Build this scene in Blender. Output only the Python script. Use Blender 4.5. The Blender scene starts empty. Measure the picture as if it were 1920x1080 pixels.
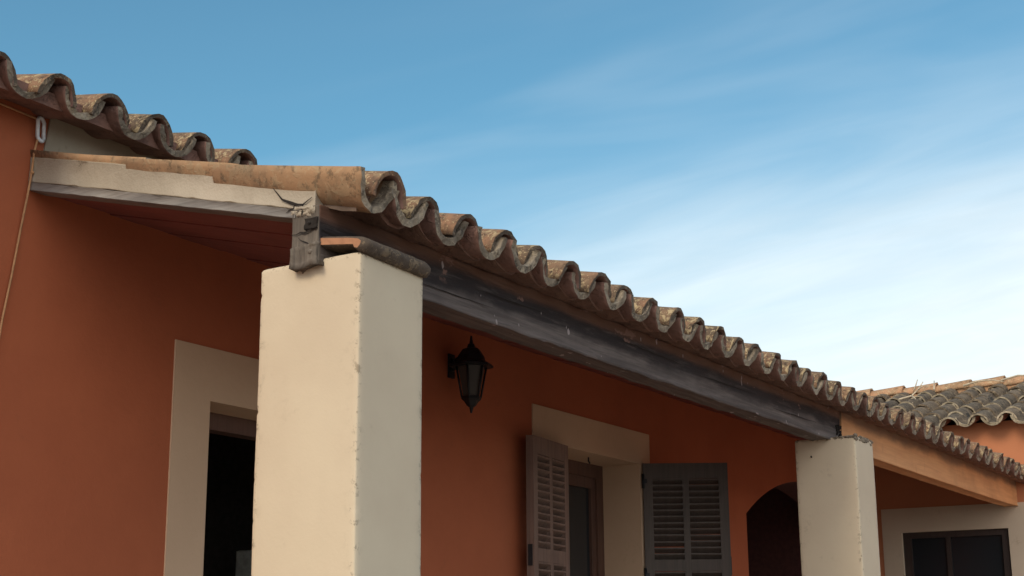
import bpy, math, random
from mathutils import Vector, Matrix, noise
random.seed(7)
R = math.radians
S = bpy.context.scene
col = S.collection

# ------------------------------------------------------------------ camera
cam_d = bpy.data.cameras.new('camera')
cam = bpy.data.objects.new('camera', cam_d); col.objects.link(cam)
rv = Vector((0.51191, -0.85901, -0.00667)); yaw, pit, rol = R(59.21534), R(13.72439), R(-0.39331)
fw = Vector((math.sin(yaw)*math.cos(pit), math.cos(yaw)*math.cos(pit), math.sin(pit)))
r0 = Vector((math.cos(yaw), -math.sin(yaw), 0)); u0 = r0.cross(fw)
rv = math.cos(rol)*r0 + math.sin(rol)*u0; uv = -math.sin(rol)*r0 + math.cos(rol)*u0
M = Matrix((rv, uv, -fw)).transposed().to_4x4()
cam.matrix_world = M
cam_d.lens = 51.8814; cam_d.sensor_width = 36; cam_d.sensor_fit = 'HORIZONTAL'
cam_d.clip_start = .05; cam_d.clip_end = 2000
S.camera = cam
GROUND = -1.5

# ------------------------------------------------------------------ light
SUN_EL, SUN_AZ = 33.0, -89.0          # azimuth measured from +Y towards +X
sd = Vector((math.sin(R(SUN_AZ))*math.cos(R(SUN_EL)), math.cos(R(SUN_AZ))*math.cos(R(SUN_EL)), math.sin(R(SUN_EL))))
sl = bpy.data.lights.new('sun', 'SUN'); sl.energy = 1.2; sl.angle = R(20); sl.color = (1.0, .83, .60)
so = bpy.data.objects.new('sun', sl); col.objects.link(so)
so.rotation_euler = (-sd).to_track_quat('-Z', 'Y').to_euler()
S.view_settings.view_transform = 'Standard'; S.view_settings.look = 'None'
S.view_settings.exposure = 0.45; S.view_settings.gamma = 1.0

# ------------------------------------------------------------------ node helper
class NT:
    def __init__(s, tree): s.t = tree; s.n = tree.nodes; s.l = tree.links
    def new(s, ty, **kw):
        n = s.n.new(ty)
        for k, v in kw.items():
            if k == 'inp':
                for a, b in v.items(): s.set(n, a, b)
            else: setattr(n, k, v)
        return n
    def set(s, n, a, b):
        sock = n.inputs[a]
        if hasattr(b, 'is_output'): s.l.new(b, sock)
        elif hasattr(b, 'outputs'): s.l.new(b.outputs[0], sock)
        else:
            if isinstance(b, tuple) and len(b) == 3 and sock.type == 'RGBA': b = b+(1,)
            sock.default_value = b
    def mix(s, f, a, b, mode='MIX'):
        n = s.new('ShaderNodeMixRGB', blend_type=mode, inp={0: f, 1: a, 2: b}); return n.outputs[0]
    def math(s, op, a, b=0.0, c=0.0, clamp=False):
        n = s.new('ShaderNodeMath', operation=op, use_clamp=clamp); s.set(n, 0, a); s.set(n, 1, b); s.set(n, 2, c); return n.outputs[0]
    def ramp(s, v, lo, hi, a=0.0, b=1.0):
        n = s.new('ShaderNodeMapRange', interpolation_type='SMOOTHSTEP', inp={0: v, 1: lo, 2: hi, 3: a, 4: b}); return n.outputs[0]
    def noise(s, vec, sc, det=4, ro=.55, dist=0.0):
        n = s.new('ShaderNodeTexNoise', inp={'Vector': vec, 'Scale': sc, 'Detail': det, 'Roughness': ro, 'Distortion': dist}); return n.outputs['Fac']
    def scale(s, vec, xyz, rot=(0, 0, 0)):
        return s.new('ShaderNodeMapping', inp={'Vector': vec, 'Scale': xyz, 'Rotation': rot}).outputs[0]

# ------------------------------------------------------------------ world
W = bpy.data.worlds.new('World'); S.world = W; W.use_nodes = True
t = NT(W.node_tree); t.n.clear()
sky = t.new('ShaderNodeTexSky', sky_type='NISHITA', sun_disc=False, sun_elevation=R(SUN_EL), sun_rotation=R(SUN_AZ),
            altitude=100, air_density=1.0, dust_density=.6, ozone_density=1.6)
skyc = t.mix(1.0, sky.outputs[0], (.69, 1.10, 1.05), 'MULTIPLY')
tc = t.new('ShaderNodeTexCoord').outputs['Generated']
def vdot(v, n): return t.new('ShaderNodeVectorMath', operation='DOT_PRODUCT', inp={0: v, 1: n}).outputs['Value']
def pxdir(x, y): return (fw*2767 + rv*(x-960) - uv*(y-540)).normalized()
# cirrus bank: bounded by a great circle through the sky, streaks running along it
n1 = pxdir(1050, 470).cross(pxdir(1920, 235)).normalized()
if n1.dot(pxdir(1700, 600)) < 0: n1 = -n1
along = pxdir(1920, 235)-pxdir(1050, 470); along = (along - n1*along.dot(n1)).normalized()
thr = n1.cross(along)
sx = vdot(tc, tuple(along)); sy = vdot(tc, tuple(n1)); sz = vdot(tc, tuple(thr))
comb = t.new('ShaderNodeCombineXYZ', inp={0: t.math('MULTIPLY', sx, 2.6), 1: t.math('MULTIPLY', sy, 13.0), 2: t.math('MULTIPLY', sz, 1.5)}).outputs[0]
na = t.noise(comb, 1.0, 4, .42, .5)
comb2 = t.new('ShaderNodeCombineXYZ', inp={0: t.math('MULTIPLY', sx, 6.0), 1: t.math('MULTIPLY', sy, 42.0), 2: sz}).outputs[0]
nb = t.noise(comb2, 1.0, 5, .6, .9)
s1 = t.math('ADD', sy, t.math('MULTIPLY', t.math('SUBTRACT', na, .5), .12))
s1 = t.math('ADD', s1, t.math('MULTIPLY', t.math('SUBTRACT', nb, .5), .020))
# the bank thins towards the left of the view
left = vdot(tc, tuple(pxdir(1400, 300).cross(pxdir(1400, 700)).normalized()*-1))
bank = t.ramp(s1, -.085, .155)
bank = t.math('MULTIPLY', bank, t.math('ADD', .93, t.math('MULTIPLY', t.math('SUBTRACT', nb, .5), .22)), clamp=True)
wisp = t.math('MULTIPLY', t.ramp(na, .42, .75), t.ramp(s1, -.20, .0))
wisp = t.math('MULTIPLY', wisp, .20)
cl = t.math('MAXIMUM', bank, wisp, clamp=True)
fine = t.ramp(t.noise(comb2, 1.7, 4, .5, .3), .3, .7, .95, 1.02)
cc = t.mix(1.0, (7.6, 8.0, 8.05), fine, 'MULTIPLY')
skym = t.mix(cl, skyc, cc)
# unseen bright veil behind the camera, added to fill the shaded faces
fill_glow = t.ramp(vdot(tc, tuple(V3 for V3 in Vector((-.88, -.42, .26)).normalized())), .05, .98)
fill_glow = t.math('MULTIPLY', fill_glow, fill_glow)
skym = t.mix(fill_glow, skym, (13.5, 13.0, 12.6))
bg = t.new('ShaderNodeBackground', inp={'Color': skym, 'Strength': .1})
out = t.new('ShaderNodeOutputWorld'); t.l.new(bg.outputs[0], out.inputs[0])

# ------------------------------------------------------------------ materials
def newmat(name):
    m = bpy.data.materials.new(name); m.use_nodes = True
    t = NT(m.node_tree); t.n.clear()
    b = t.new('ShaderNodeBsdfPrincipled'); o = t.new('ShaderNodeOutputMaterial'); t.l.new(b.outputs[0], o.inputs[0])
    c = t.new('ShaderNodeTexCoord').outputs['Object']
    return m, t, b, c
def bump(t, b, h, strength, dist):
    n = t.new('ShaderNodeBump', inp={'Strength': strength, 'Distance': dist, 'Height': h}); t.l.new(n.outputs[0], b.inputs['Normal'])
def plaster(name, c1, c2, dirt=(.2, .15, .1), dirt_amt=.25, wear=False, rough=.9, bs=.35):
    m, t, b, c = newmat(name)
    base = t.mix(t.ramp(t.noise(c, 1.7, 5, .6), .3, .7), c1, c2)
    st = t.noise(t.scale(c, (5, 5, .9)), 1.0, 4, .6)
    base = t.mix(t.math('MULTIPLY', t.ramp(st, .55, .8), dirt_amt*.25), base, dirt)
    bl = t.math('MULTIPLY', t.ramp(t.noise(c, 5.5, 6, .7), .57, .72), t.ramp(t.noise(c, 42, 4, .7), .44, .62))
    base = t.mix(t.math('MULTIPLY', bl, dirt_amt), base, dirt)
    if wear:
        a = t.new('ShaderNodeAttribute', attribute_name='wear').outputs['Fac']
        w = t.math('MULTIPLY', a, t.ramp(t.noise(c, 34, 5, .75), .53, .62))
        base = t.mix(w, base, (.13, .095, .06))
    b.inputs['Roughness'].default_value = rough
    t.set(b, 'Base Color', base)
    h = t.math('ADD', t.noise(c, 14, 4, .6), t.math('MULTIPLY', t.noise(c, 120, 3, .6), .25))
    bump(t, b, h, bs, .01)
    return m
def wood(name, c1, c2, axis, rough=.8, grain=1.0, stain=None):
    m, t, b, c = newmat(name)
    sc = [40, 40, 40]; sc[axis] = 2.2
    g = t.noise(t.scale(c, tuple(sc)), 1.0, 5, .65, .3)
    sc2 = [130, 130, 130]; sc2[axis] = 5
    g2 = t.noise(t.scale(c, tuple(sc2)), 1.0, 3, .6)
    base = t.mix(t.ramp(g, .3, .7), c1, c2)
    base = t.mix(t.math('MULTIPLY', t.ramp(g2, .52, .7), .5*grain), base, tuple(v*.45 for v in c1))
    base = t.mix(t.math('MULTIPLY', t.ramp(t.noise(c, 3, 4, .6), .45, .7), .35), base, tuple(v*.6 for v in c2))
    if stain: base = stain(t, c, base)
    t.set(b, 'Base Color', base); b.inputs['Roughness'].default_value = rough
    bump(t, b, t.math('ADD', g, t.math('MULTIPLY', g2, .6)), .5*grain, .006)
    return m
def simple(name, c1, rough=.6, metal=0.0, var=.3, sc=30):
    m, t, b, c = newmat(name)
    t.set(b, 'Base Color', t.mix(t.ramp(t.noise(c, sc, 4, .6), .35, .7), c1, tuple(v*(1-var) for v in c1)))
    b.inputs['Roughness'].default_value = rough; b.inputs['Metallic'].default_value = metal
    return m
def tilemat(name, ca, cb, cd, lich, lichamt, lsc=34, dark=.6, bst=.8):
    m, t, b, c = newmat(name)
    tone = t.new('ShaderNodeAttribute', attribute_name='tone').outputs['Fac']
    off = t.new('ShaderNodeVectorMath', operation='ADD'); t.l.new(c, off.inputs[0])
    cx = t.new('ShaderNodeCombineXYZ', inp={0: t.math('MULTIPLY', tone, 37.0), 1: t.math('MULTIPLY', tone, 91.0), 2: 0.0}); t.l.new(cx.outputs[0], off.inputs[1])
    v = off.outputs[0]
    base = t.mix(tone, ca, cb)
    base = t.mix(t.ramp(t.noise(v, 9, 5, .65), .38, .68, 0, dark), base, cd)
    base = t.mix(t.math('MULTIPLY', t.ramp(t.noise(v, 26, 4, .7), .52, .66), dark), base, tuple(x*.5 for x in cd))
    lz = t.math('MULTIPLY', t.ramp(t.noise(v, lsc, 4, .65, .6), .50, .57), t.ramp(t.noise(v, 8, 2, .5), .38, .55))
    base = t.mix(t.math('MULTIPLY', lz, lichamt), base, lich)
    lz2 = t.ramp(t.noise(v, lsc*2.3, 3, .6), .6, .66)
    base = t.mix(t.math('MULTIPLY', lz2, lichamt*.7), base, tuple(min(1, x*1.25) for x in lich))
    t.set(b, 'Base Color', base); b.inputs['Roughness'].default_value = .92
    bump(t, b, t.math('ADD', t.noise(v, 40, 5, .7), t.math('MULTIPLY', lz, .6)), bst, .006)
    return m

M_ORANGE = plaster('orange_render', (.42, .116, .047), (.365, .097, .039), (.24, .08, .035), .35, bs=.22)
M_ORANGE2 = plaster('orange_render_wing', (.52, .205, .098), (.47, .178, .084), (.30, .12, .05), .25, bs=.18)
M_CREAM = plaster('cream_render', (.63, .54, .40), (.57, .475, .35), (.34, .27, .19), .32, wear=True, bs=.12)
M_CREAMW = plaster('cream_band', (.60, .43, .29), (.54, .38, .255), (.25, .18, .1), .2, bs=.15)
M_CREAM2 = plaster('cream_band_wing', (.62, .51, .385), (.56, .455, .34), (.25, .18, .1), .3, bs=.15)
M_OLDPL = plaster('old_white_render', (.44, .38, .30), (.30, .255, .195), (.13, .095, .06), 1.0, bs=.6)
def beam_stain(t, c, base):
    sp = t.new('ShaderNodeSeparateXYZ', inp={0: c})
    n = t.noise(t.scale(c, (1.6, 6, 6)), 1.0, 5, .65, .4)
    zz = t.math('ADD', t.ramp(sp.outputs[2], 1.03, 1.17), t.math('MULTIPLY', t.math('SUBTRACT', n, .5), 1.6))
    base = t.mix(t.math('MULTIPLY', t.ramp(zz, .12, .62), t.ramp(t.noise(t.scale(c, (5, 30, 45)), 1.0, 5, .7), .30, .52, .55, 1.0)), base, (.016, .012, .014))
    n2 = t.noise(t.scale(c, (9, 9, 22)), 1.0, 4, .7)
    top = t.math('MULTIPLY', t.ramp(t.math('ADD', sp.outputs[2], t.math('MULTIPLY', t.math('SUBTRACT', n, .5), .08)), 1.142, 1.178), .85)
    base = t.mix(top, base, (.17, .085, .055))
    pk = t.math('MULTIPLY', t.ramp(t.noise(t.scale(c, (5.5, 9, 11)), 1.0, 4, .65), .62, .67), t.ramp(sp.outputs[2], 1.09, 1.15))
    base = t.mix(t.math('MULTIPLY', pk, .8), base, (.26, .15, .12))
    sp2 = t.ramp(t.noise(t.scale(c, (26, 26, 15)), 1.0, 2, .4), .70, .73)
    return t.mix(t.math('MULTIPLY', sp2, .8), base, (.42, .36, .36))
M_BEAM = wood('weathered_beam', (.175, .145, .135), (.080, .064, .060), 0, .8, 1.5, beam_stain)
def orange_stain(t, c, base):
    sp = t.new('ShaderNodeSeparateXYZ', inp={0: c})
    n = t.noise(t.scale(c, (22, 3, 4)), 1.0, 4, .7)
    base = t.mix(t.math('MULTIPLY', t.ramp(n, .62, .75), .5), base, (.16, .07, .03))
    n3 = t.noise(t.scale(c, (2.5, 3, 7)), 1.0, 5, .6)
    top = t.ramp(t.math('ADD', sp.outputs[2], t.math('MULTIPLY', t.math('SUBTRACT', n3, .5), .10)), 1.13, 1.185)
    return t.mix(t.math('MULTIPLY', top, .85), base, (.13, .085, .06))
M_OBEAM = wood('ochre_beam', (.70, .36, .16), (.60, .29, .125), 0, .7, .25, orange_stain)
M_DJOIN = wood('dark_joinery', (.05, .03, .024), (.035, .022, .018), 2, .6, .5)
M_GREYW = wood('grey_board', (.27, .25, .23), (.17, .155, .145), 1, .85, 1.0)
M_BEND = wood('beam_end_grain', (.19, .16, .13), (.085, .07, .058), 2, .9, 1.0)
M_CEIL = wood('maroon_board', (.27, .078, .062), (.21, .060, .05), 1, .7, .5)
M_BROWNW = wood('brown_joinery', (.125, .062, .042), (.09, .045, .032), 2, .6, .6)
M_SHUT_LIT = wood('shutter_brown_lit', (.21, .135, .105), (.15, .098, .078), 2, .65, .6)  # left shutter's brown, lightened for the light it catches
M_SHUT_SHADED = wood('shutter_brown_shaded', (.098, .078, .066), (.07, .057, .05), 2, .65, .6)  # same shutter wood, darkened for the shade on the half-open leaf
M_TILE = tilemat('terracotta_weathered', (.31, .165, .092), (.215, .135, .080), (.075, .056, .040), (.46, .35, .20), .85, 46, .75)
M_LIP = tilemat('tile_lip_mortar', (.35, .29, .215), (.25, .20, .15), (.085, .068, .05), (.42, .35, .25), .5, 44, .85)
M_TLIP = tilemat('dark_tile_edge', (.10, .075, .055), (.14, .10, .07), (.045, .035, .028), (.30, .23, .15), .5, 50, .7)
M_UNDER = tilemat('tile_underside', (.27, .15, .115), (.23, .125, .098), (.10, .055, .045), (.2, .12, .09), .15, 30, .4)
M_MORT = tilemat('eave_mortar_brown', (.24, .13, .09), (.20, .108, .078), (.10, .055, .042), (.25, .15, .10), .25, 14, .5)
M_WTILE = tilemat('grey_mossy_tile', (.185, .135, .088), (.115, .088, .060), (.05, .041, .031), (.32, .245, .16), .5, 36, .8, .5)
M_WLIP = tilemat('grey_tile_lip', (.45, .37, .27), (.36, .30, .21), (.18, .15, .10), (.5, .42, .3), .5, 40, .3)
M_RIDGE = tilemat('ridge_terracotta', (.50, .27, .15), (.42, .24, .13), (.22, .15, .085), (.55, .42, .25), .5)
M_VERGE = tilemat('verge_terracotta', (.40, .235, .125), (.33, .20, .11), (.13, .095, .06), (.36, .28, .17), .35, 24, .62, .3)
M_BRICK = simple('fresh_terracotta', (.42, .205, .11), .85, 0, .3)
M_BRICKD = tilemat('sooty_terracotta', (.11, .08, .058), (.08, .06, .045), (.03, .024, .02), (.34, .25, .15), .35, 26, .5)
M_BEDEND = simple('bedding_mortar_shaded', (.15, .105, .08), .95)  # mortar end face, colour darkened for the shadow under the verge
M_DARK = simple('dark_crack', (.02, .015, .012), .95)
M_IRON = simple('black_iron', (.014, .016, .020), .5, .3)
M_WHITE = simple('white_plastic', (.72, .74, .78), .4)
M_CORD = simple('tan_cord', (.50, .26, .12), .7)
M_TWIG = simple('dry_twig', (.62, .52, .38), .9)
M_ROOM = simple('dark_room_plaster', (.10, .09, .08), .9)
M_CAB = simple('pale_cabinet', (.62, .66, .62), .5)
M_SHADE = simple('passage_render_shaded', (.10, .036, .032), .9)  # orange wall paint with the passage's shade put into the colour
def glassmat():
    m, t, b, c = newmat('window_glass')
    t.set(b, 'Base Color', (.02, .024, .028)); b.inputs['Roughness'].default_value = .12; b.inputs['Alpha'].default_value = 1
    bump(t, b, t.noise(c, 2.5, 2), .1, .01); return m
M_GLASS = glassmat()
def lanternglass():
    m, t, b, c = newmat('frosted_glass')
    t.set(b, 'Base Color', t.mix(t.noise(c, 18), (.085, .078, .07), (.06, .055, .05))); b.inputs['Roughness'].default_value = .45
    return m
M_LGLASS = lanternglass()
def groundmat():
    m, t, b, c = newmat('paving')
    br = t.new('ShaderNodeTexBrick', inp={'Vector': c, 'Color1': (.28, .23, .19), 'Color2': (.28, .23, .18), 'Mortar': (.2, .16, .12), 'Scale': 1.0, 'Mortar Size': .012})
    t.set(b, 'Base Color', t.mix(.3, br.outputs[0], t.mix(t.noise(c, 3, 5), (.22, .18, .14), (.36, .30, .24)))); b.inputs['Roughness'].default_value = .9
    return m
M_GROUND = groundmat()

# ------------------------------------------------------------------ mesh helper
class MB:
    def __init__(s): s.v = []; s.f = []; s.m = []; s.sm = []; s.tone = []; s.wear = {}
    def quadface(s, idx, mi=0, smooth=False, tone=.5):
        s.f.append(idx); s.m.append(mi); s.sm.append(smooth); s.tone.append(tone)
    def poly(s, pts, mi=0, tone=.5):
        b = len(s.v); s.v += [tuple(p) for p in pts]; s.quadface(list(range(b, b+len(pts))), mi, False, tone)
    def hexa(s, P, mi=0, tone=.5):            # 8 points: bottom ring then top ring
        b = len(s.v); s.v += [tuple(p) for p in P]
        for q in ((3, 2, 1, 0), (4, 5, 6, 7), (0, 1, 5, 4), (1, 2, 6, 5), (2, 3, 7, 6), (3, 0, 4, 7)):
            s.quadface([b+i for i in q], mi, False, tone)
    def box(s, x0, x1, y0, y1, z0, z1, mi=0, tone=.5):
        s.hexa([(x0, y0, z0), (x1, y0, z0), (x1, y1, z0), (x0, y1, z0), (x0, y0, z1), (x1, y0, z1), (x1, y1, z1), (x0, y1, z1)], mi, tone)
    def rbox(s, x0, x1, y0, y1, z0, z1, seg=.05, amp=.003, fr=6.0, bev=.006, mi=0, slope=None, seed=0.0):
        """box with sides cut into a grid, rounded and roughened; slope = f(x, y) -> dz"""
        n = [max(1, int((b-a)/seg)) for a, b in ((x0, x1), (y0, y1), (z0, z1))]
        n = [min(k, 160) for k in n]
        L = (x0, y0, z0); H = (x1, y1, z1)
        def coords(k):
            a, b = L[k], H[k]; bb = min(bev, (b-a)*.3)
            return [a, a+bb] + [a+bb+(b-a-2*bb)*i/n[k] for i in range(1, n[k])] + [b-bb, b]
        cs = [coords(k) for k in range(3)]
        cache = {}
        def vert(i, j, k):
            key = (i, j, k)
            if key in cache: return cache[key]
            p = Vector((cs[0][i], cs[1][j], cs[2][k]))
            q = p.copy(); ex = 0
            ends = [idx in (0, len(cs[a])-1) for a, idx in enumerate((i, j, k))]
            if sum(ends) >= 2:
                for a in range(3):
                    if ends[a]: q[a] += (bev*.35 if q[a] == L[a] else -bev*.35)
                nn = noise.noise(p*38+Vector((seed, 0, 0)))
                if nn > .15:
                    for a in range(3):
                        if ends[a]: q[a] += (1 if p[a] == L[a] else -1)*bev*1.2*(nn-.15)
            nv = Vector((noise.noise(p*fr+Vector((seed, 3, 1))), noise.noise(p*fr+Vector((7, seed, 9))), noise.noise(p*fr+Vector((1, 13, seed)))))
            q += nv*amp
            if slope: q.z += slope(q.x, q.y)
            cache[key] = len(s.v); s.v.append(tuple(q)); return cache[key]
        X, Y, Z = [len(c)-1 for c in cs]
        def F(a, b, c, d): s.quadface([a, b, c, d], mi, True)
        for i in range(X):
            for j in range(Y):
                F(vert(i, j, 0), vert(i, j+1, 0), vert(i+1, j+1, 0), vert(i+1, j, 0)); F(vert(i, j, Z), vert(i+1, j, Z), vert(i+1, j+1, Z), vert(i, j+1, Z))
            for k in range(Z):
                F(vert(i, 0, k), vert(i+1, 0, k), vert(i+1, 0, k+1), vert(i, 0, k+1)); F(vert(i, Y, k), vert(i, Y, k+1), vert(i+1, Y, k+1), vert(i+1, Y, k))
        for j in range(Y):
            for k in range(Z):
                F(vert(0, j, k), vert(0, j, k+1), vert(0, j+1, k+1), vert(0, j+1, k)); F(vert(X, j, k), vert(X, j+1, k), vert(X, j+1, k+1), vert(X, j, k+1))
    def lump(s, c, r, n=9, seed=0.0, amp=.35, mi=0):
        rings = []
        for i in range(n+1):
            th_ = math.pi*i/n; ring = []
            for k in range(n+3):
                ph = 2*math.pi*k/(n+3)
                d = Vector((math.sin(th_)*math.cos(ph), math.sin(th_)*math.sin(ph), math.cos(th_)))
                f = 1+amp*noise.noise(d*1.6+Vector((seed, seed*.7, 2)))+amp*.5*noise.noise(d*4+Vector((seed, 1, 2)))
                ring.append(len(s.v)); s.v.append((c[0]+d.x*r[0]*f, c[1]+d.y*r[1]*f, c[2]+d.z*r[2]*f))
            rings.append(ring)
        for i in range(n):
            for k in range(n+3):
                s.quadface([rings[i][k], rings[i+1][k], rings[i+1][(k+1) % (n+3)], rings[i][(k+1) % (n+3)]], mi, True)
    def tube(s, pts, r, n=8, mi=0, caps=True, radii=None):
        pts = [Vector(p) for p in pts]; rings = []
        for i, p in enumerate(pts):
            d = (pts[min(i+1, len(pts)-1)]-pts[max(i-1, 0)]).normalized()
            a = d.cross(Vector((0, 0, 1)) if abs(d.z) < .9 else Vector((1, 0, 0))).normalized(); b2 = d.cross(a)
            rr = radii[i] if radii else r
            b = len(s.v)
            for k in range(n): s.v.append(tuple(p + (a*math.cos(2*math.pi*k/n)+b2*math.sin(2*math.pi*k/n))*rr))
            rings.append(b)
        for i in range(len(rings)-1):
            for k in range(n):
                s.quadface([rings[i]+k, rings[i]+(k+1) % n, rings[i+1]+(k+1) % n, rings[i+1]+k], mi, True)
        if caps:
            s.quadface([rings[0]+k for k in range(n)][::-1], mi); s.quadface([rings[-1]+k for k in range(n)], mi)
    def lathe(s, prof, n=6, c=(0, 0, 0), mi=0, rot=0.0, smooth=False):
        rings = []
        for r, z in prof:
            b = len(s.v)
            for k in range(n):
                a = 2*math.pi*k/n+rot; s.v.append((c[0]+r*math.cos(a), c[1]+r*math.sin(a), c[2]+z))
            rings.append(b)
        for i in range(len(rings)-1):
            for k in range(n):
                s.quadface([rings[i]+k, rings[i]+(k+1) % n, rings[i+1]+(k+1) % n, rings[i+1]+k], mi, smooth)
        s.quadface([rings[0]+k for k in range(n)][::-1], mi); s.quadface([rings[-1]+k for k in range(n)], mi)
    def tile(s, o, d, sd_, n, L, w0, w1, h0, h1, th, cover, tone, lipcoat=0.0, seed=0.0, mats=(0, 1, 2), M_=11):
        """curved tile; o = centre of its lower (front) end at the base, d = up-slope dir, sd_ = side, n = normal.
        w,h: half width and depth at the lower (0) and upper (1) end"""
        us = [0.0, .012, .04, .5*L, L] if lipcoat > 0 else [0.0, .02, .33*L, .66*L, L]
        A = R(84)
        def P(u, tt, off):
            f = u/L; w = w0+(w1-w0)*f; h = h0+(h1-h0)*f
            a = tt*A
            x = w*math.sin(a)/math.sin(A); z = h*(1-math.cos(a))/(1-math.cos(A))
            nx, nz = math.sin(a), -math.cos(a)          # outward (belly side)
            if cover: z = h-z; nz = -nz
            x += nx*off; z += nz*off
            q = o + d*u + sd_*x + n*z
            nn = noise.noise(q*17+Vector((seed, 0, 0)))
            q = q + n*nn*.004 + sd_*noise.noise(q*13+Vector((0, seed, 5)))*.004
            if u < .02: q = q + d*(noise.noise(q*34+Vector((seed, 2, 8)))*.010)
            return q
        top, under = (0, 2)
        G = {}
        for side, off in ((0, 0.0), (1, -th)):
            for i, u in enumerate(us):
                for k in range(M_+1):
                    tt = -1+2*k/M_
                    # side 0 = outer (belly or back), side 1 = inner
                    G[side, i, k] = len(s.v); s.v.append(tuple(P(u, tt, off)))
        for i in range(len(us)-1):
            for k in range(M_):
                om = mats[0] if cover else mats[2]; im = mats[2] if cover else mats[0]
                if not cover and lipcoat > 0 and us[i+1] <= lipcoat and (k >= M_*.55 or i == 0): im = mats[1]
                s.quadface([G[0, i, k], G[0, i, k+1], G[0, i+1, k+1], G[0, i+1, k]], om, True, tone)
                s.quadface([G[1, i, k], G[1, i+1, k], G[1, i+1, k+1], G[1, i, k+1]], im, True, tone)
        e = len(us)-1
        for k in range(M_):
            s.quadface([G[0, 0, k], G[1, 0, k], G[1, 0, k+1], G[0, 0, k+1]], mats[1] if not cover else mats[3] if len(mats) > 3 else mats[1], False, tone)
            s.quadface([G[0, e, k], G[0, e, k+1], G[1, e, k+1], G[1, e, k]], mats[0], False, tone)
        for i in range(e):
            for k in (0, M_):
                s.quadface([G[0, i, k], G[0, i+1, k], G[1, i+1, k], G[1, i, k]], mats[1] if i < 2 else mats[0], False, tone)
    def build(s, name, mats, parent=None, loc=None, origin=None):
        if not isinstance(mats, (list, tuple)): mats = [mats]
        me = bpy.data.meshes.new(name); o0 = Vector(origin) if origin else Vector((0, 0, 0))
        me.from_pydata([tuple(Vector(v)-o0) for v in s.v], [], s.f)
        for m in mats: me.materials.append(m)
        me.polygons.foreach_set('material_index', s.m); me.polygons.foreach_set('use_smooth', s.sm)
        at = me.attributes.new('tone', 'FLOAT', 'FACE'); at.data.foreach_set('value', s.tone)
        if s.wear:
            aw = me.attributes.new('wear', 'FLOAT', 'POINT')
            aw.data.foreach_set('value', [s.wear.get(i, 0.0) for i in range(len(s.v))])
        me.update()
        ob = bpy.data.objects.new(name, me); col.objects.link(ob)
        if parent is not None:
            ob.parent = parent
            base = Vector((0, 0, 0)); p = parent
            while p: base += p.location; p = p.parent
            ob.location = o0 - base
        else: ob.location = o0
        return ob

def thing(name, label, cat, loc, group=None):
    o = bpy.data.objects.new(name, None); o.empty_display_size = .2; col.objects.link(o); o.location = loc
    o['label'] = label; o['category'] = cat
    if group: o['group'] = group
    return o
def tag(o, label, cat, group=None):
    o['label'] = label; o['category'] = cat
    if group: o['group'] = group
    return o
V = Vector

# ------------------------------------------------------------------ ground
m = MB(); m.poly([(-300, -300, GROUND), (300, -300, GROUND), (300, 300, GROUND), (-300, 300, GROUND)])
g = m.build('ground', M_GROUND); g['kind'] = 'structure'

# ================================================================== HOUSE
YW = 3.645; XW = 11.52; HX0 = -3.0
house = thing('farmhouse', 'long orange rendered house with cream banded openings and a terracotta tiled eave', 'house', (4.2, YW, GROUND))
DOOR = (3.973, 4.88, GROUND, .876); WIN = (6.58, 7.50, -.55, 1.005)
ARCH = (9.07, 11.44, .843, 1.145)
ARCHP = []
def facade():
    m = MB()
    xs = [HX0, DOOR[0], DOOR[1], WIN[0], WIN[1], ARCH[0], ARCH[1], XW+1.5]
    zs = [GROUND, WIN[2], DOOR[3], WIN[3], ARCH[3], 1.725]
    holes = [DOOR, WIN, (ARCH[0], ARCH[1], GROUND, ARCH[3])]
    for i in range(len(xs)-1):
        for k in range(len(zs)-1):
            cx, cz = (xs[i]+xs[i+1])/2, (zs[k]+zs[k+1])/2
            if any(h[0] < cx < h[1] and h[2] < cz < h[3] for h in holes): continue
            m.poly([(xs[i], YW, zs[k]), (xs[i+1], YW, zs[k]), (xs[i+1], YW, zs[k+1]), (xs[i], YW, zs[k+1])])
    # arch spandrels and soffit
    N = 24; cx = (ARCH[0]+ARCH[1])/2; a = (ARCH[1]-ARCH[0])/2; b = ARCH[3]-ARCH[2]
    Rr = (a*a+b*b)/(2*b)
    P = []
    for i in range(N+1):
        x = ARCH[0]+2*a*i/N; P.append((x, ARCH[3]-.001-(Rr-math.sqrt(Rr*Rr-(x-cx)**2))))
    for i in range(N):
        (x0, z0), (x1, z1) = P[i], P[i+1]
        m.poly([(x0, YW, z0), (x1, YW, z1), (x1, YW, ARCH[3]), (x0, YW, ARCH[3])])
        ARCHP.append(((x0, z0), (x1, z1)))
    for x in ARCH[:2]: m.poly([(x, YW, GROUND), (x, YW+.3, GROUND), (x, YW+.3, ARCH[2]), (x, YW, ARCH[2])])
    # end wall and back of the house
    m.poly([(HX0, YW, GROUND), (HX0, YW, 1.69), (HX0, 8, 1.69), (HX0, 8, GROUND)])
    m.poly([(HX0, 8, GROUND), (HX0, 8, 1.69), (XW+1.5, 8, 1.69), (XW+1.5, 8, GROUND)])
    return m
facade().build('wall', M_ORANGE, house)
# cream plaster strip above the veranda roof
m = MB(); m.hexa([(3.120, YW-.006, 1.46), (8.5, YW-.006, 1.46), (8.5, YW+.01, 1.46), (3.120, YW+.01, 1.46),
                  (3.160, YW-.006, 1.72), (8.5, YW-.006, 1.72), (8.5, YW+.01, 1.72), (3.160, YW+.01, 1.72)])
m.build('cream_plaster_strip', M_OLDPL, house)
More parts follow.
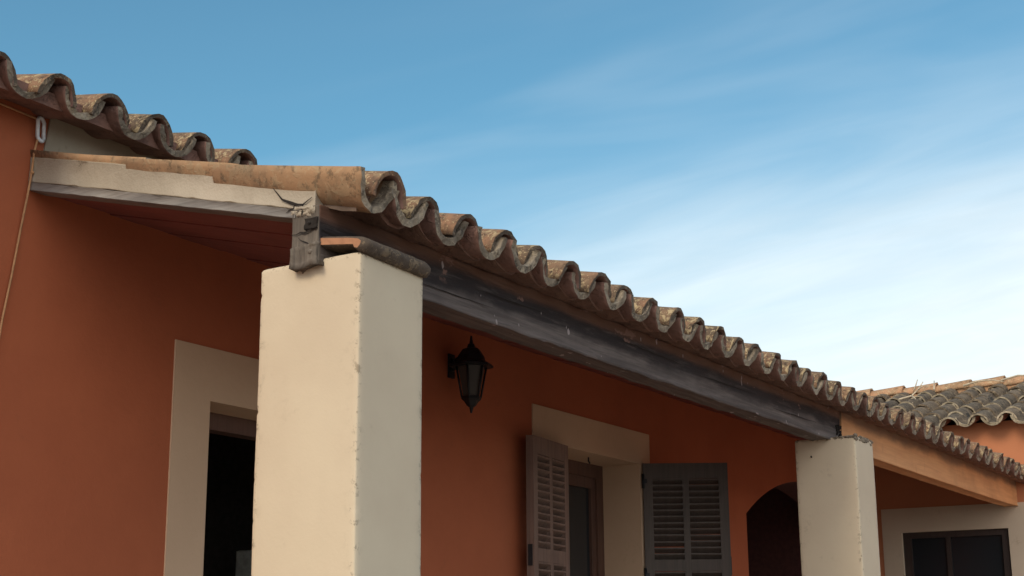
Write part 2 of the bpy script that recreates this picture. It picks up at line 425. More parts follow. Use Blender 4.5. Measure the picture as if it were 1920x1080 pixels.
# door surround (a flat cream band 6 mm proud) with deep reveals
def band(xo0, xo1, zt, hole, zb, depth, name):
    m = MB(); y0, y1 = YW-.006, YW+depth
    x0, x1, z0, z1 = hole
    def slab(a, b, c, d): m.box(a, b, y0, YW+.002, c, d)
    slab(xo0, x0, zb, zt); slab(x1, xo1, zb, zt); slab(x0, x1, z1, zt)
    if z0 > zb: slab(x0, x1, zb, z0)
    e = .012
    m.box(x0-e, x0, YW+.002, y1, z0, z1+e); m.box(x1, x1+e, YW+.002, y1, z0, z1+e); m.box(x0, x1, YW+.002, y1, z1, z1+e)
    if z0 > zb: m.box(x0, x1, YW+.002, y1, z0-e, z0)
    return m.build(name, M_CREAMW, house)
band(3.784, 5.07, 1.07, DOOR, GROUND, .17, 'door_surround')
band(6.302, 7.632, 1.184, WIN, -.75, .26, 'window_surround')
# door frame set back in its reveal
m = MB(); yf = YW+.17
m.box(DOOR[0], DOOR[1], yf, yf+.07, DOOR[3]-.065, DOOR[3]); m.box(DOOR[0]-.01, DOOR[0]+.012, yf, yf+.07, GROUND, DOOR[3]-.065); m.box(DOOR[1]-.05, DOOR[1], yf, yf+.07, GROUND, DOOR[3]-.065)
m.build('door_frame', M_BROWNW, house)
# window joinery
yf = YW+.23
wf = MB()
wf.box(WIN[0], WIN[1], yf, yf+.06, WIN[3]-.075, WIN[3]); wf.box(WIN[0], WIN[1], yf, yf+.06, WIN[2], WIN[2]+.07)
wf.box(WIN[0], WIN[0]+.07, yf, yf+.06, WIN[2]+.07, WIN[3]-.075); wf.box(WIN[1]-.075, WIN[1], yf, yf+.06, WIN[2]+.07, WIN[3]-.075)
wf.box(WIN[0]+.07, WIN[0]+.115, yf+.012, yf+.05, WIN[2]+.07, WIN[3]-.075); wf.box(WIN[1]-.125, WIN[1]-.075, yf+.012, yf+.05, WIN[2]+.07, WIN[3]-.075)
wf.box(WIN[0]+.115, WIN[1]-.125, yf+.012, yf+.05, WIN[3]-.135, WIN[3]-.075)
wf.box(7.02, 7.08, yf+.008, yf+.055, WIN[2]+.07, WIN[3]-.135)
wf_o = wf.build('window_frame', M_BROWNW, house)
for a, b in ((WIN[0]+.115, 7.02), (7.08, WIN[1]-.125)):
    m = MB(); m.box(a, b, yf+.028, yf+.034, WIN[2]+.07, WIN[3]-.135); m.build('window_pane', M_GLASS, wf_o)
m = MB(); m.tube([(7.085, YW+.10, 1.008), (7.085, YW+.10, .985), (7.10, YW+.10, .975)], .005, 6); m.build('hook', M_IRON, house)
# dark room behind the door and passage behind the arch
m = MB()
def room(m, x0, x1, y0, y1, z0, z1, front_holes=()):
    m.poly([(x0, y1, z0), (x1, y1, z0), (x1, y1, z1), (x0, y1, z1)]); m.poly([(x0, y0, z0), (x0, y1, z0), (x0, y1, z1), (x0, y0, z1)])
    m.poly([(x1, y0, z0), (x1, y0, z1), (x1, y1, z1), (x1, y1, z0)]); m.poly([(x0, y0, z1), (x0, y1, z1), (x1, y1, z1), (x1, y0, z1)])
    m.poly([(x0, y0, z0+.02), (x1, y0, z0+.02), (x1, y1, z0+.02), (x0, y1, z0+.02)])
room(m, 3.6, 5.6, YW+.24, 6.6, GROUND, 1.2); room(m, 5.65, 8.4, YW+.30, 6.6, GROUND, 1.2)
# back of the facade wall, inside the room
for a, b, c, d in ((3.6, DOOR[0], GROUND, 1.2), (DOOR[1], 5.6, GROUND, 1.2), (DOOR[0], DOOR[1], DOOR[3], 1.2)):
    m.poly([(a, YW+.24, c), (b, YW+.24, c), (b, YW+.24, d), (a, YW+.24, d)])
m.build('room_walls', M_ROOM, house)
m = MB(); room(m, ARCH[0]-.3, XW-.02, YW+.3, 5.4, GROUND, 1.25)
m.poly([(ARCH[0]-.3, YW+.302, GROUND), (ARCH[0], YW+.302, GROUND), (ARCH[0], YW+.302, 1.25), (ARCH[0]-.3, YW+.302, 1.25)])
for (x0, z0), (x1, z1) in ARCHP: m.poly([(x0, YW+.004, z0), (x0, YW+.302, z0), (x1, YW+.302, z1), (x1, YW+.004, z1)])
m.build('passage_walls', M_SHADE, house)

# ---- shutters
def shutter_at(hx, hy, z0, z1, w, ang, inner, label, mat):
    """panel in local coords: hinge at x=0, free edge at x=w, thickness in y, top at z1"""
    T = .038
    fr = MB(); st = .052; zm0, zm1 = z1-.598, z1-.535
    fr.box(0, st, 0, T, z0, z1); fr.box(w-st, w, 0, T, z0, z1); fr.box(st, w-st, .001, T-.001, z1-.085, z1)
    fr.box(st, w-st, .001, T-.001, zm0, zm1); fr.box(st, w-st, .001, T-.001, z0, z0+.09)
    fr.box(w/2-.018, w/2+.018, .002, T-.002, zm1, z1-.085); fr.box(w/2-.018, w/2+.018, .002, T-.002, z0+.09, zm0)
    root = bpy.data.objects.new('shutter', None); col.objects.link(root); root.parent = house
    root.location = V((hx, hy, 0)) - house.location; root.rotation_euler = (0, 0, ang); root['label'] = label
    def sub(mb, name, mat):
        me_o = mb.build(name, mat); me_o.parent = root; me_o.location = (0, 0, 0); return me_o
    sub(fr, 'shutter_frame', mat)
    for a, b in ((st, w/2-.018), (w/2+.018, w-st)):
        lv = MB()
        for lo, hi in ((zm1, z1-.085), (z0+.09, zm0)):
            n = int(round((hi-lo)/.0335)); pz = (hi-lo)/n
            for i in range(n):
                zc = lo+pz*(i+.5); j = random.uniform(-.0015, .0015)
                y0, y1 = (.001, T-.001); dz = .012+random.uniform(-.002, .002)
                if inner: dz = -dz
                lv.hexa([(a, y0, zc-dz-.004+j), (b, y0, zc-dz-.004), (b, y1, zc+dz-.004), (a, y1, zc+dz-.004+j),
                         (a, y0, zc-dz+.004+j), (b, y0, zc-dz+.004), (b, y1, zc+dz+.004), (a, y1, zc+dz+.004+j)])
        sub(lv, 'louvre_panel', mat)
    for zc in (z1-.10, z1-.62, z0+.2):
        hb = MB(); hb.tube([(0.0, -.004, zc-.04), (0.0, -.004, zc+.04)], .008, 8); hb.box(.002, .022, -.003, .0, zc-.012, zc+.012); sub(hb, 'hinge', M_IRON)
    lk = MB(); lk.box(w-.002, w+.004, .008, T-.008, z1-.62, z1-.52); sub(lk, 'latch', M_IRON)
    return root
shutter_at(6.575, 3.632, -.52, 1.0, .455, R(180+7), False, 'brown louvred shutter folded back flat against the wall', M_SHUT_LIT)
shutter_at(7.515, 3.628, -.52, 1.008, .475, R(-60), True, 'shaded brown louvred shutter standing half open', M_SHUT_SHADED)

# ================================================================== TILE FIELDS
def tile_field(name, parent, front, side, down, n_up, pitch, k0, k1, rows, mats, rowlen=.33, jit=1.0, keep=None, seed=1, w=.086, hc=.083, hch=.082):
    """front(k) gives the belly point of channel k at the eave line. down = unit vector down-slope."""
    rnd = random.Random(seed)
    up = -down; n = n_up
    m = MB()
    for r_ in range(rows-1, -1, -1):
        for k in range(k0, k1+1):
            for cover in (False, True):
                if cover and k == k1: continue
                base = front(k + (.5 if cover else 0))
                jx = rnd.uniform(-.006, .006)*jit; jl = rnd.uniform(-.012, .012)*jit
                yaw_ = rnd.uniform(-.02, .02)*jit
                dd = (up + side*yaw_).normalized(); s2 = (side - up*yaw_).normalized()
                sc = rnd.uniform(.95, 1.06)
                lift = .011
                o = base + up*(r_*rowlen+jl) + side*jx
                if cover: o = o + n*(.018+rnd.uniform(-.003, .004)+lift)
                else: o = o + n*(.002+rnd.uniform(-.004, .003))
                L = .40
                dd = (dd*L - n*lift).normalized()
                if keep and not keep(o): continue
                tone = rnd.random()
                if cover:
                    m.tile(o, dd, s2, n, L, (w-.009)*sc, (w-.02)*sc, (hc)*sc, (hc-.010)*sc, .013, True, tone, 0, rnd.uniform(0, 50), mats=(0, 3 if (tone > .5 or r_ == 0) else 0, 2))
                else:
                    m.tile(o, dd, s2, n, L, (w-.001)*sc, (w+.008)*sc, hch*sc, (hch-.006)*sc, .021, False, tone, .045, rnd.uniform(0, 50), mats=(0, 1, 2))
    return m.build(name, mats, parent)
MATS = [M_TILE, M_LIP, M_UNDER, M_TLIP]
th = math.atan(.244)
down = V((0, -math.cos(th), -math.sin(th))); nrm = V((0, -math.sin(th), math.cos(th)))

# main house eave and roof
mroof_front = lambda k: V((2.904+.2195*k, 3.465, 1.652))
mr = tile_field('tile_roof', house, mroof_front, V((1, 0, 0)), down, nrm, .2195, -20, 41, 3, MATS, seed=3, w=.090, hc=.088, hch=.086)
m = MB()
def slope_slab(m, x0, x1, y0, y1, zf, t0, t1, sl=.244, yref=0):
    f = lambda y: zf + sl*(y-yref)
    m.hexa([(x0, y0, f(y0)+t0), (x1, y0, f(y0)+t0), (x1, y1, f(y1)+t0), (x0, y1, f(y1)+t0),
            (x0, y0, f(y0)+t1), (x1, y0, f(y0)+t1), (x1, y1, f(y1)+t1), (x0, y1, f(y1)+t1)])
slope_slab(m, HX0, XW+1.5, 3.50, 8.2, 1.652, .012, .06, yref=3.465)
m.build('eave_mortar', M_UNDER, mr)

# ================================================================== VERANDA
XF = 3.09; YB = 2.46; PIT = .2104
ver = thing('veranda', 'covered veranda with square cream pillars, long timber beam and tiled lean-to roof', 'veranda', (7.3, 2.5, GROUND))
vfront = lambda k: V((3.308+PIT*k if k > -.9 else 3.308-.185, 2.318, 1.163))
vr = tile_field('tile_roof', ver, vfront, V((1, 0, 0)), down, nrm, PIT, 0, 39, 4, MATS, seed=11, keep=lambda o: o.x < XW-.05)
# mortar bedding under the tiles, with a ragged front
m = MB(); rnd = random.Random(5)
N = 330; x0, x1 = 3.128, XW
rows = []
for i in range(N+1):
    x = x0+(x1-x0)*i/N
    ph = (x-3.308)/PIT; arch = .5-.5*math.cos(2*math.pi*ph)      # 0 at a channel, 1 between channels
    f0 = 2.318+.040+.012*noise.noise(V((x*9, 0, 0)))+.012*arch
    zb = lambda y: 1.163+.244*(y-2.318)
    b0 = [(x, f0, zb(f0)+.050+.034*arch), (x, f0, zb(f0)-.006+.048*arch**1.5+.003*noise.noise(V((x*30, 1, 0)))),
          (x, f0+.05, zb(f0+.05)-.009+.036*arch**1.5+.004*noise.noise(V((x*14, 2, 0)))),
          (x, YB+.004, 1.199+.006*noise.noise(V((x*8, 5, 0)))), (x, YB+.12, 1.199), (x, YB+.12, zb(YB+.12)+.05)]
    rows.append(b0)
for i in range(N):
    for k in range(6):
        k2 = (k+1) % 6
        a = rows[i][k], rows[i+1][k], rows[i+1][k2], rows[i][k2]
        b = len(m.v); m.v += list(a); m.quadface([b+3, b+2, b+1, b], 0, k in (1, 2))
m.poly(rows[0], 1); m.poly(rows[-1][::-1], 0)
m.build('eave_mortar', [M_MORT, M_BEDEND], vr)
# verge: three overlapping channel tiles seen from outside
vt = MB()
for i, (yl, yh, cxv, w0, w1) in enumerate(((3.14, 3.66, 3.162, .078, .075), (2.76, 3.22, 3.156, .081, .077), (2.325, 2.86, 3.152, .087, .080))):
    L = (yh-yl)/math.cos(th)
    zb_ = 1.163+.244*(yl-2.318)
    o = V((cxv, yl, zb_+(.018, .014, .004)[i]))
    vt.tile(o, (-down - nrm*.008).normalized(), V((1, 0, 0)), nrm, L, w0, w1, (.071, .080, .106)[i], (.069, .072, .084)[i], .018, False, (.2, .8, .45)[i], .04, 5*i+2, mats=(0, 1, 0), M_=14)
vt.build('verge_tiles', [M_VERGE, M_LIP], vr)
vt = MB()                                                                # the first cover tiles beside the verge
rnd = random.Random(21)
for r_ in range(4):
    o = V((3.206, 2.318, 1.163)) - down*(.33*r_) + nrm*(.050 if r_ == 0 else .022)
    vt.tile(o, (-down*.4 - nrm*.016).normalized(), V((1, 0, 0)), nrm, .40, .078, .068, .086, .076, .013, True, rnd.random(), 0, r_*3+1, mats=(0, 1, 2))
vt.build('cover_tiles', [M_TILE, M_TILE, M_UNDER], vr)

# verge plaster and board
zrel = lambda y: 1.44-.244*(3.645-y)
m = MB(); m.rbox(XF, XF+.07, 2.475, 3.645, 0, .088, .03, .0035, 9, .006, slope=lambda x, y: zrel(y)+.025)
vp = m.build('verge_plaster', M_OLDPL, ver)
def ribbon(pts, wd, plane='x', off=0.0):
    m = MB()
    for i in range(len(pts)-1):
        (a0, b0), (a1, b1) = pts[i], pts[i+1]
        dx, dz = a1-a0, b1-b0; l = math.hypot(dx, dz); nx, nz = -dz/l, dx/l
        w0 = wd*(1-.8*abs(2*i/(len(pts)-1)-1))*.5; w1 = wd*(1-.8*abs(2*(i+1)/(len(pts)-1)-1))*.5
        q = [(a0+nx*w0, b0+nz*w0), (a1+nx*w1, b1+nz*w1), (a1-nx*w1, b1-nz*w1), (a0-nx*w0, b0-nz*w0)]
        m.poly([(off, a, b) for a, b in q] if plane == 'x' else [(a, off, b) for a, b in q])
    return m
def zigzag(a, b, n, j, rnd):
    return [(a[0]+(b[0]-a[0])*i/n + (rnd.uniform(-j, j) if 0 < i < n else 0), a[1]+(b[1]-a[1])*i/n + (rnd.uniform(-j, j) if 0 < i < n else 0)) for i in range(n+1)]
rnd = random.Random(2)
C1 = [(2.625, 1.272), (2.607, 1.252), (2.59, 1.232), (2.575, 1.225), (2.553, 1.215), (2.535, 1.208), (2.515, 1.205), (2.50, 1.213), (2.482, 1.222)]
ribbon(C1, .009, 'x', XF-.0045).build('crack', M_DARK, vp)
ribbon(zigzag((2.535, 1.207), (2.575, 1.190), 5, .003, rnd), .005, 'x', XF-.0045).build('crack', M_DARK, vp)
ribbon(zigzag((2.515, 1.205), (2.517, 1.170), 5, .004, rnd), .008, 'x', XF-.0045).build('crack', M_DARK, vp)
m = MB(); m.rbox(XF-.002, XF+.075, 2.545, 3.645, 0, .0275, .03, .0015, 14, .003, slope=lambda x, y: zrel(y)-.002)
m.build('verge_board', M_GREYW, ver)
# mortar crumbs between plaster, board and beam end
m = MB(); rnd = random.Random(9)
for i in range(13):
    y = 2.487+rnd.random()*.066; z = 1.176+rnd.random()*.026
    m.lump((XF+.006, y, z), (rnd.uniform(.008, .014), rnd.uniform(.010, .020), rnd.uniform(.008, .014)), 9, i*3.3, .6)
m.build('loose_mortar', M_OLDPL, ver)

# beams: beam bottom z 1.03, top 1.20
m = MB(); m.rbox(XF, 7.47, YB, YB+.095, 1.031, 1.200, .028, .0045, 7, .009, mi=0)
for i, (f, mi) in enumerate(zip(m.f, m.m)):                               # end-grain at the left end
    if all(m.v[j][0] < XF+.010 for j in f): m.m[i] = 1
beam = m.build('weathered_beam', [M_BEAM, M_BEND], ver); beam['label'] = 'blackened weathered timber beam above the two pillars'
rnd = random.Random(14)
def bcrack(a, b, n, j, w): ribbon(zigzag(a, b, n, j, rnd), w, 'y', YB-.004).build('crack', M_DARK, beam)
bcrack((3.10, 1.127), (3.42, 1.105), 9, .003, .010); bcrack((3.10, 1.098), (3.26, 1.078), 7, .002, .007)
bcrack((4.9, 1.135), (5.5, 1.128), 11, .002, .005); bcrack((6.5, 1.085), (7.1, 1.09), 11, .002, .005); bcrack((3.5, 1.075), (4.0, 1.08), 11, .002, .004)
bcrack((3.9, 1.122), (4.35, 1.128), 9, .002, .005); bcrack((5.6, 1.11), (6.3, 1.118), 9, .002, .004)
ribbon(zigzag((2.465, 1.128), (2.553, 1.122), 6, .004, rnd), .006, 'x', XF-.004).build('crack', M_DARK, beam)
ribbon(zigzag((2.475, 1.075), (2.53, 1.112), 5, .004, rnd), .004, 'x', XF-.004).build('crack', M_DARK, beam)
m = MB(); m.rbox(XF-.005, XF+.004, 2.464, 2.506, 1.132, 1.164, .006, .004, 60, .004); m.lump((XF-.006, 2.488, 1.148), (.004, .005, .005), 8, 1)
m.build('end_plate', M_DARK, beam)
m = MB(); m.rbox(XF-.007, XF+.03, 2.462, 2.556, 1.024, 1.086, .008, .007, 24, .014, slope=lambda x, y: -.10*(2.535-y)*0+.22*max(0, 2.50-y)); m.lump((XF-.007, 2.480, 1.064), (.006, .008, .008), 9, 5)
m.build('beam_foot', M_BEND, beam)
# splintered gap where the first beam stops
m = MB()
for i in range(26):
    x = 7.40+.075*rnd.random()**.6; z = 1.036+.07*rnd.random(); l = rnd.uniform(.006, .02)
    m.hexa([(x-.003, YB-.005, z), (x+.003, YB-.006, z), (x+.003, YB+.004, z), (x-.003, YB+.004, z), (x-.001, YB-.008, z+l), (x+.002, YB-.008, z+l), (x+.002, YB, z+l), (x-.001, YB, z+l)])
m.build('splinters', M_DARK, beam)
# orange-painted beam that carries the far bay
m = MB(); m.rbox(7.492, XW+.02, YB-.002, YB+.095, 1.012, 1.205, .04, .003, 3, .007, slope=lambda x, y: -.006*math.sin(max(0, min(1, (x-7.5)/4))*math.pi))
ob = m.build('painted_beam', M_OBEAM, ver); ob['label'] = 'orange painted beam over the far bay'
m = MB(); m.box(7.462, 7.494, YB+.012, YB+.09, 1.03, 1.2); m.build('joint_shadow_gap', M_DARK, ver)

# ceiling boards (parallel to the verge)
m = MB(); x = XF+.075; rnd = random.Random(8)
while x < XW:
    w_ = .14
    x2 = min(x+w_-.005, XW)
    dz = rnd.uniform(-.002, .002)
    slope_slab(m, x, x2, YB+.095, YW, 0, dz+.012, dz+.028, yref=0) if False else m.hexa(
        [(x, YB+.09, zrel(YB+.09)+.006+dz), (x2, YB+.09, zrel(YB+.09)+.006+dz), (x2, YW, zrel(YW)+.006+dz), (x, YW, zrel(YW)+.006+dz),
         (x, YB+.09, zrel(YB+.09)+.022+dz), (x2, YB+.09, zrel(YB+.09)+.022+dz), (x2, YW, zrel(YW)+.022+dz), (x, YW, zrel(YW)+.022+dz)])
    x += w_
m.hexa([(XF+.07, YB+.09, zrel(YB+.09)+.023), (XW, YB+.09, zrel(YB+.09)+.023), (XW, YW, zrel(YW)+.023), (XF+.07, YW, zrel(YW)+.023),
        (XF+.07, YB+.09, zrel(YB+.09)+.036), (XW, YB+.09, zrel(YB+.09)+.036), (XW, YW, zrel(YW)+.036), (XF+.07, YW, zrel(YW)+.036)])
m.build('ceiling', M_CEIL, ver)

# pillars
def pillar(x0, x1, y0, y1, z1, seed, chip, label, topf=None):
    m = MB(); pts = []; rr = .007
    def side(a, b, n): return [a+(b-a)*i/n for i in range(1, n)]
    cor = [(x0, y0), (x1, y0), (x1, y1), (x0, y1)]
    ring = []
    for c in range(4):
        (ax, ay), (bx, by) = cor[c], cor[(c+1) % 4]; L = math.hypot(bx-ax, by-ay); ux, uy = (bx-ax)/L, (by-ay)/L
        for s_ in [rr*.0, rr*.6, rr*1.6, rr*3] + side(rr*3, L-rr*3, 12) + [L-rr*3, L-rr*1.6, L-rr*.6]:
            ring.append((ax+ux*s_, ay+uy*s_, min(s_, L-s_), (ux, uy)))
    zs = [GROUND, -1.0, -.5, -.1] + [0+.010*i for i in range(1, int(z1/.010))] + [z1-.006, z1]
    cx, cy = (x0+x1)/2, (y0+y1)/2; n = len(ring)
    for iz, z in enumerate(zs):
        for (px, py, dc, _) in ring:
            q = V((px, py, z)); near = max(0, 1-dc/(rr*3.2))
            nn = noise.noise(V((px*3+seed, py*3, z*16)))*.5 + noise.noise(V((px*9, py*9+seed, z*52)))*.5
            ch = max(0, nn-.27)*chip*near
            inward = V((cx-px, cy-py, 0)).normalized()
            q += inward*(.0022*near**2*2 + ch*.016)
            q += V((noise.noise(q*2.4+V((seed, 0, 0))), noise.noise(q*2.4+V((0, seed, 4))), 0))*.0035
            if iz >= len(zs)-2:
                q += inward*(.004 if iz == len(zs)-1 else 0); q.z += .005*noise.noise(V((px*14, py*14, seed)))
            if topf: q.z += topf(px, py)*max(0, min(1, (z-(z1-.25))/.25))
            m.wear[len(m.v)] = min(1, near**.7*(.62+ch*9) + (.8 if z > z1-.014 else 0)); m.v.append(tuple(q))
    for iz in range(len(zs)-1):
        for k in range(n): m.quadface([iz*n+k, iz*n+(k+1) % n, (iz+1)*n+(k+1) % n, (iz+1)*n+k], 0, True)
    b = (len(zs)-1)*n; c_ = len(m.v); m.v.append((cx, cy, z1))
    for k in range(n): m.quadface([b+k, b+(k+1) % n, c_], 0, False)
    o = m.build('pillar', M_CREAM, ver); o['label'] = label; return o
p1 = pillar(3.110, 3.417, 2.330, 2.682, 1.044, 3.1, 1.0, 'large cream pillar nearest the camera', lambda x, y: .004 if y < 2.5 else .0)
p2 = pillar(7.308, 7.603, 2.330, 2.655, 1.040, 8.4, .6, 'distant cream pillar with a crumbling top edge')
# dark gap and broken cap brick on top of the near pillar
m = MB()
prof = [(2.474, 1.058), (2.474, 1.091), (2.37, 1.091), (2.335, 1.091), (2.322, 1.088), (2.314, 1.078), (2.314, 1.068), (2.322, 1.056), (2.332, 1.046), (2.352, 1.046), (2.357, 1.062), (2.40, 1.061), (2.44, 1.058)]
N = 22; X0, X1 = 3.096, 3.432
for i in range(N+1):
    f = i/N; x = X0+(X1-X0)*f; endr = min(1, min(f, 1-f)*N/1.5+ (.6 if f < .5 else .25))
    for (y, z) in prof:
        yc, zc = 2.36, 1.07; nn = noise.noise(V((x*22, y*40, z*60)))
        nose = 1 if y < 2.36 else 0
        yy = yc+(y-yc)*(1 if nose == 0 else endr) - nose*(.012+.004*nn) ; zz = zc+(z-zc)*endr + nn*.0025
        m.v.append((x+(.004*nn if 0 < i < N else 0), yy, zz + (yy-2.322)*.15 - .010*f))
P_ = len(prof)
for i in range(N):
    for k in range(P_): m.quadface([i*P_+k, (i+1)*P_+k, (i+1)*P_+(k+1) % P_, i*P_+(k+1) % P_], 1, True)
m.quadface(list(range(P_)), 0); m.quadface([N*P_+k for k in range(P_)][::-1], 1)
cb = m.build('cap_brick', [M_BRICK, M_BRICKD], p1); cb['label'] = 'broken terracotta cap tile with a sooty rounded nose'
m = MB(); rnd = random.Random(33)
for i in range(46):
    f = rnd.random(); x = 7.312+.285*f; z = 1.030+rnd.uniform(-.006, .016)-.004*f; r_ = rnd.uniform(.004, .010)
    m.lump((x, 2.334, z), (r_*1.6, .008+rnd.random()*.003, r_), 7, i*1.7, .6)
for i in range(14):
    y = 2.335+.10*rnd.random(); r_ = rnd.uniform(.004, .008)
    m.lump((7.312, y, 1.036), (.008, r_*1.5, r_), 7, i*2.7, .6)
m.build('crumbling_edge', M_LIP, p2)
m = MB(); m.lathe([(.006, -.001), (.006, .003), (.003, .005)], 8, (0, 0, 0)); 
m = MB(); m.tube([(7.3095, 2.565, .945), (7.300, 2.565, .950)], .004, 6); m.build('nail', M_DARK, p2)

# ================================================================== WING
wing = thing('side_wing', 'orange side wing at right angles with mossy grey tiled roof', 'building', (XW, 2, GROUND))
WY = (3.35, 2.54, -.25, .853)     # window: y left, y right, z bottom, z top
m = MB(); Y0 = -3.0; Y1 = 9.0
ys = [Y0, WY[1], WY[0], Y1]; zs = [GROUND, WY[2], WY[3], 1.66]
for i in range(3):
    for k in range(3):
        if i == 1 and k == 1: continue
        m.poly([(XW, ys[i+1], zs[k]), (XW, ys[i], zs[k]), (XW, ys[i], zs[k+1]), (XW, ys[i+1], zs[k+1])])
XB = 15.0; th2 = math.atan(.29)
m.poly([(XW, Y0, GROUND), (XB, Y0, GROUND), (XB, Y0, 1.66), (13.3, Y0, 2.15), (XW, Y0, 1.66)])
m.poly([(XW, Y1, GROUND), (XB, Y1, GROUND), (XB, Y1, 1.66), (13.3, Y1, 2.15), (XW, Y1, 1.66)])
m.poly([(XB, Y0, GROUND), (XB, Y1, GROUND), (XB, Y1, 1.66), (XB, Y0, 1.66)])
m.build('wall', M_ORANGE2, wing)
m = MB(); bx = XW-.006
m.box(bx, XW+.002, WY[0], 3.50, GROUND, 1.040); m.box(bx, XW+.002, 2.02, WY[1], GROUND, 1.040); m.box(bx, XW+.002, WY[1], WY[0], WY[3], 1.040)
m.box(bx, XW+.002, WY[1], WY[0], GROUND, WY[2])
e = .012
m.box(XW+.002, XW+.16, WY[0], WY[0]+e, WY[2], WY[3]+e); m.box(XW+.002, XW+.16, WY[1]-e, WY[1], WY[2], WY[3]+e); m.box(XW+.002, XW+.16, WY[1], WY[0], WY[3], WY[3]+e); m.box(XW+.002, XW+.16, WY[1], WY[0], WY[2]-e, WY[2])
m.build('window_surround', M_CREAM2 if 'M_CREAM2' in globals() else M_CREAMW, wing)
m = MB(); a = XW+.03
m.box(a, a+.06, WY[1], WY[0], WY[3]-.045, WY[3]); m.box(a, a+.06, WY[1], WY[0], WY[2], WY[2]+.06)
m.box(a, a+.06, WY[0]-.06, WY[0], WY[2]+.06, WY[3]-.045); m.box(a, a+.06, WY[1], WY[1]+.06, WY[2]+.06, WY[3]-.045)
m.box(a+.012, a+.048, 2.99, 3.025, WY[2]+.06, WY[3]-.045)
wfr = m.build('window_frame', M_DJOIN, wing)
for c, d in ((WY[1]+.06, 2.99), (3.025, WY[0]-.06)):
    m = MB(); m.box(a+.027, a+.033, c, d, WY[2]+.06, WY[3]-.045); m.build('window_pane', M_GLASS, wfr)
wdown = V((-math.cos(th2), 0, -math.sin(th2))); wn = V((-math.sin(th2), 0, math.cos(th2)))
wfront = lambda k: V((11.345, 2.765-.2115*k, 1.606))
wr = tile_field('tile_roof', wing, wfront, V((0, -1, 0)), wdown, wn, .2115, -12, 12, 7, [M_WTILE, M_WLIP, M_UNDER, M_WLIP], rowlen=.295, seed=19, jit=2.0, keep=lambda o: o.x < 13.28, hc=.070, hch=.074)
m = MB()
m.hexa([(11.53, Y0, 1.63), (11.53, Y1, 1.63), (13.3, Y1, 1.595+.29*1.89), (13.3, Y0, 1.595+.29*1.89),
        (11.53, Y0, 1.65), (11.53, Y1, 1.65), (13.3, Y1, 1.615+.29*1.89), (13.3, Y0, 1.615+.29*1.89)])
m.hexa([(13.3, Y0, 2.20), (13.3, Y1, 2.20), (15.2, Y1, 1.65), (15.2, Y0, 1.65),
        (13.3, Y0, 2.25), (13.3, Y1, 2.25), (15.2, Y1, 1.70), (15.2, Y0, 1.70)])
m.build('roof_deck', M_UNDER, wr)
m = MB(); rnd = random.Random(4); y = 5.6
while y > 0:                                                            # ridge tiles, each lapping the one behind
    L = .36
    o = V((13.27, y-.30-.06, 2.205+rnd.uniform(-.004, .004)+.020))
    m.tile(o, V((0, 1, -.055)).normalized(), V((1, 0, 0)), V((0, 0, 1)), L, .10, .092, .085, .075, .015, True, rnd.random(), 0, y, mats=(0, 0, 0))
    y -= .30
m.box(13.19, 13.36, Y0, 5.4, 2.13, 2.225)
m.build('ridge_tiles', M_RIDGE, wing)

# ================================================================== LANTERN
lx, ly = 5.56, 3.53
lan = thing('wall_lantern', 'small black hexagonal lantern hanging on the shaded wall', 'lantern', (lx, YW, 1.16))
m = MB(); m.lathe([(.104, 1.240), (.104, 1.250), (.070, 1.262), (.062, 1.290), (.040, 1.322), (.020, 1.330), (.016, 1.345), (.009, 1.350), (.004, 1.385)], 6, (lx, ly, 0), rot=.3); m.build('lantern_roof', M_IRON, lan)
m = MB(); m.lathe([(.004, 1.030), (.010, 1.055), (.022, 1.064), (.034, 1.082), (.046, 1.092), (.047, 1.104), (.040, 1.106)], 6, (lx, ly, 0), rot=.3); m.build('lantern_base', M_IRON, lan)
m = MB()
for k in range(6):
    a = .3+k*math.pi/3; c_, s_ = math.cos(a), math.sin(a)
    m.tube([(lx+.044*c_, ly+.044*s_, 1.10), (lx+.070*c_, ly+.070*s_, 1.242)], .0055, 6)
m.build('cage', M_IRON, lan)
m = MB(); m.lathe([(.037, 1.104), (.062, 1.241)], 6, (lx, ly, 0), rot=.3); m.build('glass', M_LGLASS, lan)
m = MB(); m.tube([(lx, ly, 1.26), (lx, ly+.05, 1.30), (lx, YW-.02, 1.275), (lx, YW-.015, 1.23)], .009, 8)
m.lathe([(.0, 0), (.0, 0)], 4, (lx, YW, 1.2)) if False else None
m.box(lx-.022, lx+.022, YW-.012, YW-.001, 1.20, 1.31)
m.build('bracket', M_IRON, lan)

# ================================================================== CORD AND HOOK
cp = [(2.60, YW-.012, 1.685), (2.80, YW-.012, 1.676), (2.95, YW-.012, 1.683), (3.118, YW-.016, 1.676)]
m = MB(); m.tube(cp, .0035, 6)
tag(m.build('cord', M_CORD), 'thin tan cord stretched along the orange wall up to the white hook', 'cord')
cp = [(3.100, YW-.016, 1.612), (3.093, YW-.014, 1.575), (3.083, YW-.02, 1.50), (3.074, YW-.02, 1.42), (3.060, YW-.015, 1.30), (3.042, YW-.012, 1.15), (3.018, YW-.012, 1.0), (2.99, YW-.012, .75), (2.97, YW-.012, .3), (2.96, YW-.012, -.5)]
m = MB(); m.tube(cp, .0038, 6); m.tube([(3.083, YW-.022, 1.495), (3.083, YW-.022, 1.487)], .006, 6)
tag(m.build('cord', M_CORD), 'thin tan cord hanging down beside the veranda beam', 'cord')
m = MB()
hx, hz, hy = 3.108, 1.645, YW-.018
loop = []
for k in range(28):
    a = 2*math.pi*k/28; c_, s_ = math.cos(a), math.sin(a)
    loop.append((hx+.013*c_-.005*(s_), hy, hz+.022*(1 if s_ > 0 else -1)+.016*s_))
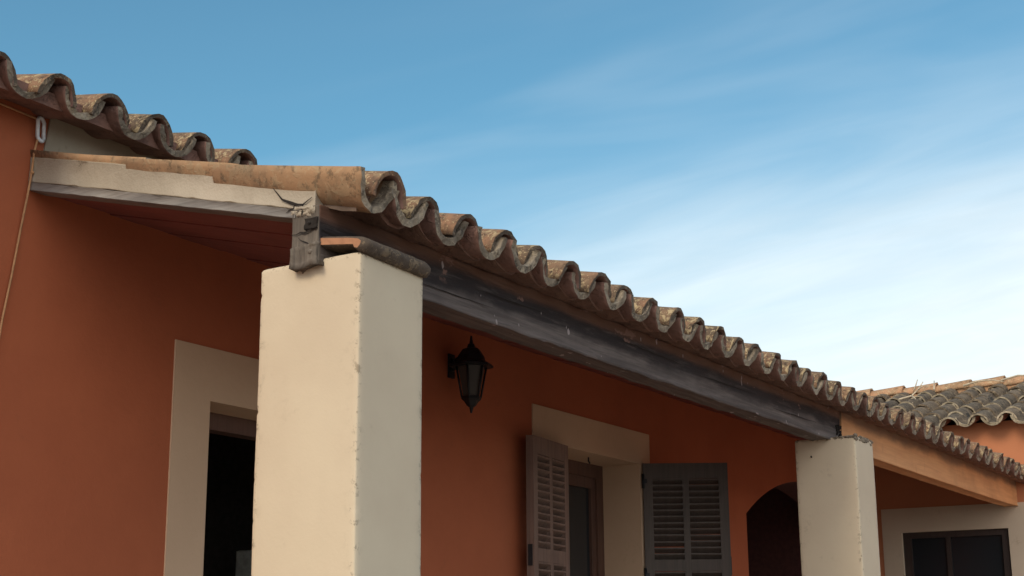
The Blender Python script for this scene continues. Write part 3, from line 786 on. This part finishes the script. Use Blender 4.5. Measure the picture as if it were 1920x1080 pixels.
m.tube(loop+[loop[0]], .0066, 8, caps=False)
m.tube([(hx+.004, YW, hz+.045), (hx+.004, hy, hz+.040), (hx-.002, hy, hz+.030)], .004, 6)
tag(m.build('wall_hook', M_WHITE), 'white oblong loop hook on the orange wall under the upper eave', 'hook')

# ================================================================== TWIGS, CABINET
def wz(x): return 1.655+.29*(x-11.345)
m = MB()
def br(pts, r): m.tube(pts, r*1.45, 6, radii=[r*(1-.6*i/(len(pts)-1)) for i in range(len(pts))])
bx, by, bz = 12.62, 3.50, wz(12.62)+.065
br([(bx-.05, by+.10, bz-.02), (bx, by, bz+.01), (bx+.02, by-.05, bz+.06), (bx+.03, by-.10, bz+.13)], .010)
br([(bx, by, bz+.01), (bx+.03, by-.02, bz+.07), (bx+.04, by-.05, bz+.155)], .009)
br([(bx+.02, by-.05, bz+.06), (bx+.01, by-.10, bz+.09), (bx+.03, by-.15, bz+.085)], .006)
br([(bx, by, bz+.01), (bx-.10, by-.06, bz-.035)], .008)
tag(m.build('dry_twig', M_TWIG), 'small forked dry twig lying on the mossy grey tiles', 'twig')
m = MB(); br([(12.72, 3.33, wz(12.72)+.10), (12.86, 3.36, wz(12.86)+.16)], .009)
tag(m.build('dry_stick', M_TWIG), 'short straight pale stick right of the forked twig', 'stick')
m = MB(); br([(12.80, 3.10, wz(12.8)+.10), (12.83, 2.98, wz(12.83)+.125), (12.85, 2.86, wz(12.85)+.12), (12.82, 2.76, wz(12.82)+.10)], .009)
tag(m.build('dry_stick', M_TWIG), 'long curved pale stick below the ridge, left of the other long one', 'stick')
m = MB(); br([(12.90, 2.80, wz(12.9)+.105), (12.93, 2.66, wz(12.93)+.13), (12.92, 2.54, wz(12.92)+.12), (12.85, 2.44, wz(12.85)+.10)], .009)
tag(m.build('dry_stick', M_TWIG), 'long curved pale stick nearest the right edge of the roof', 'stick')
cabt = thing('storage_cabinet', 'pale cabinet standing in the dark room behind the doorway', 'cabinet', (5.46, 4.5, GROUND))
m = MB(); m.rbox(5.35, 5.58, 4.31, 4.7, GROUND+.02, .454, .2, .0, 1, .01); m.build('body', M_CAB, cabt)
for x0_, x1_ in ((5.355, 5.575),):
    m = MB(); m.box(x0_, x1_, 4.292, 4.31, GROUND+.08, .44); d = m.build('cabinet_door', M_CAB, cabt)
    m = MB(); xx = 5.38; m.tube([(xx, 4.28, -.3), (xx, 4.28, -.15)], .005, 6); m.build('handle', M_IRON, d)
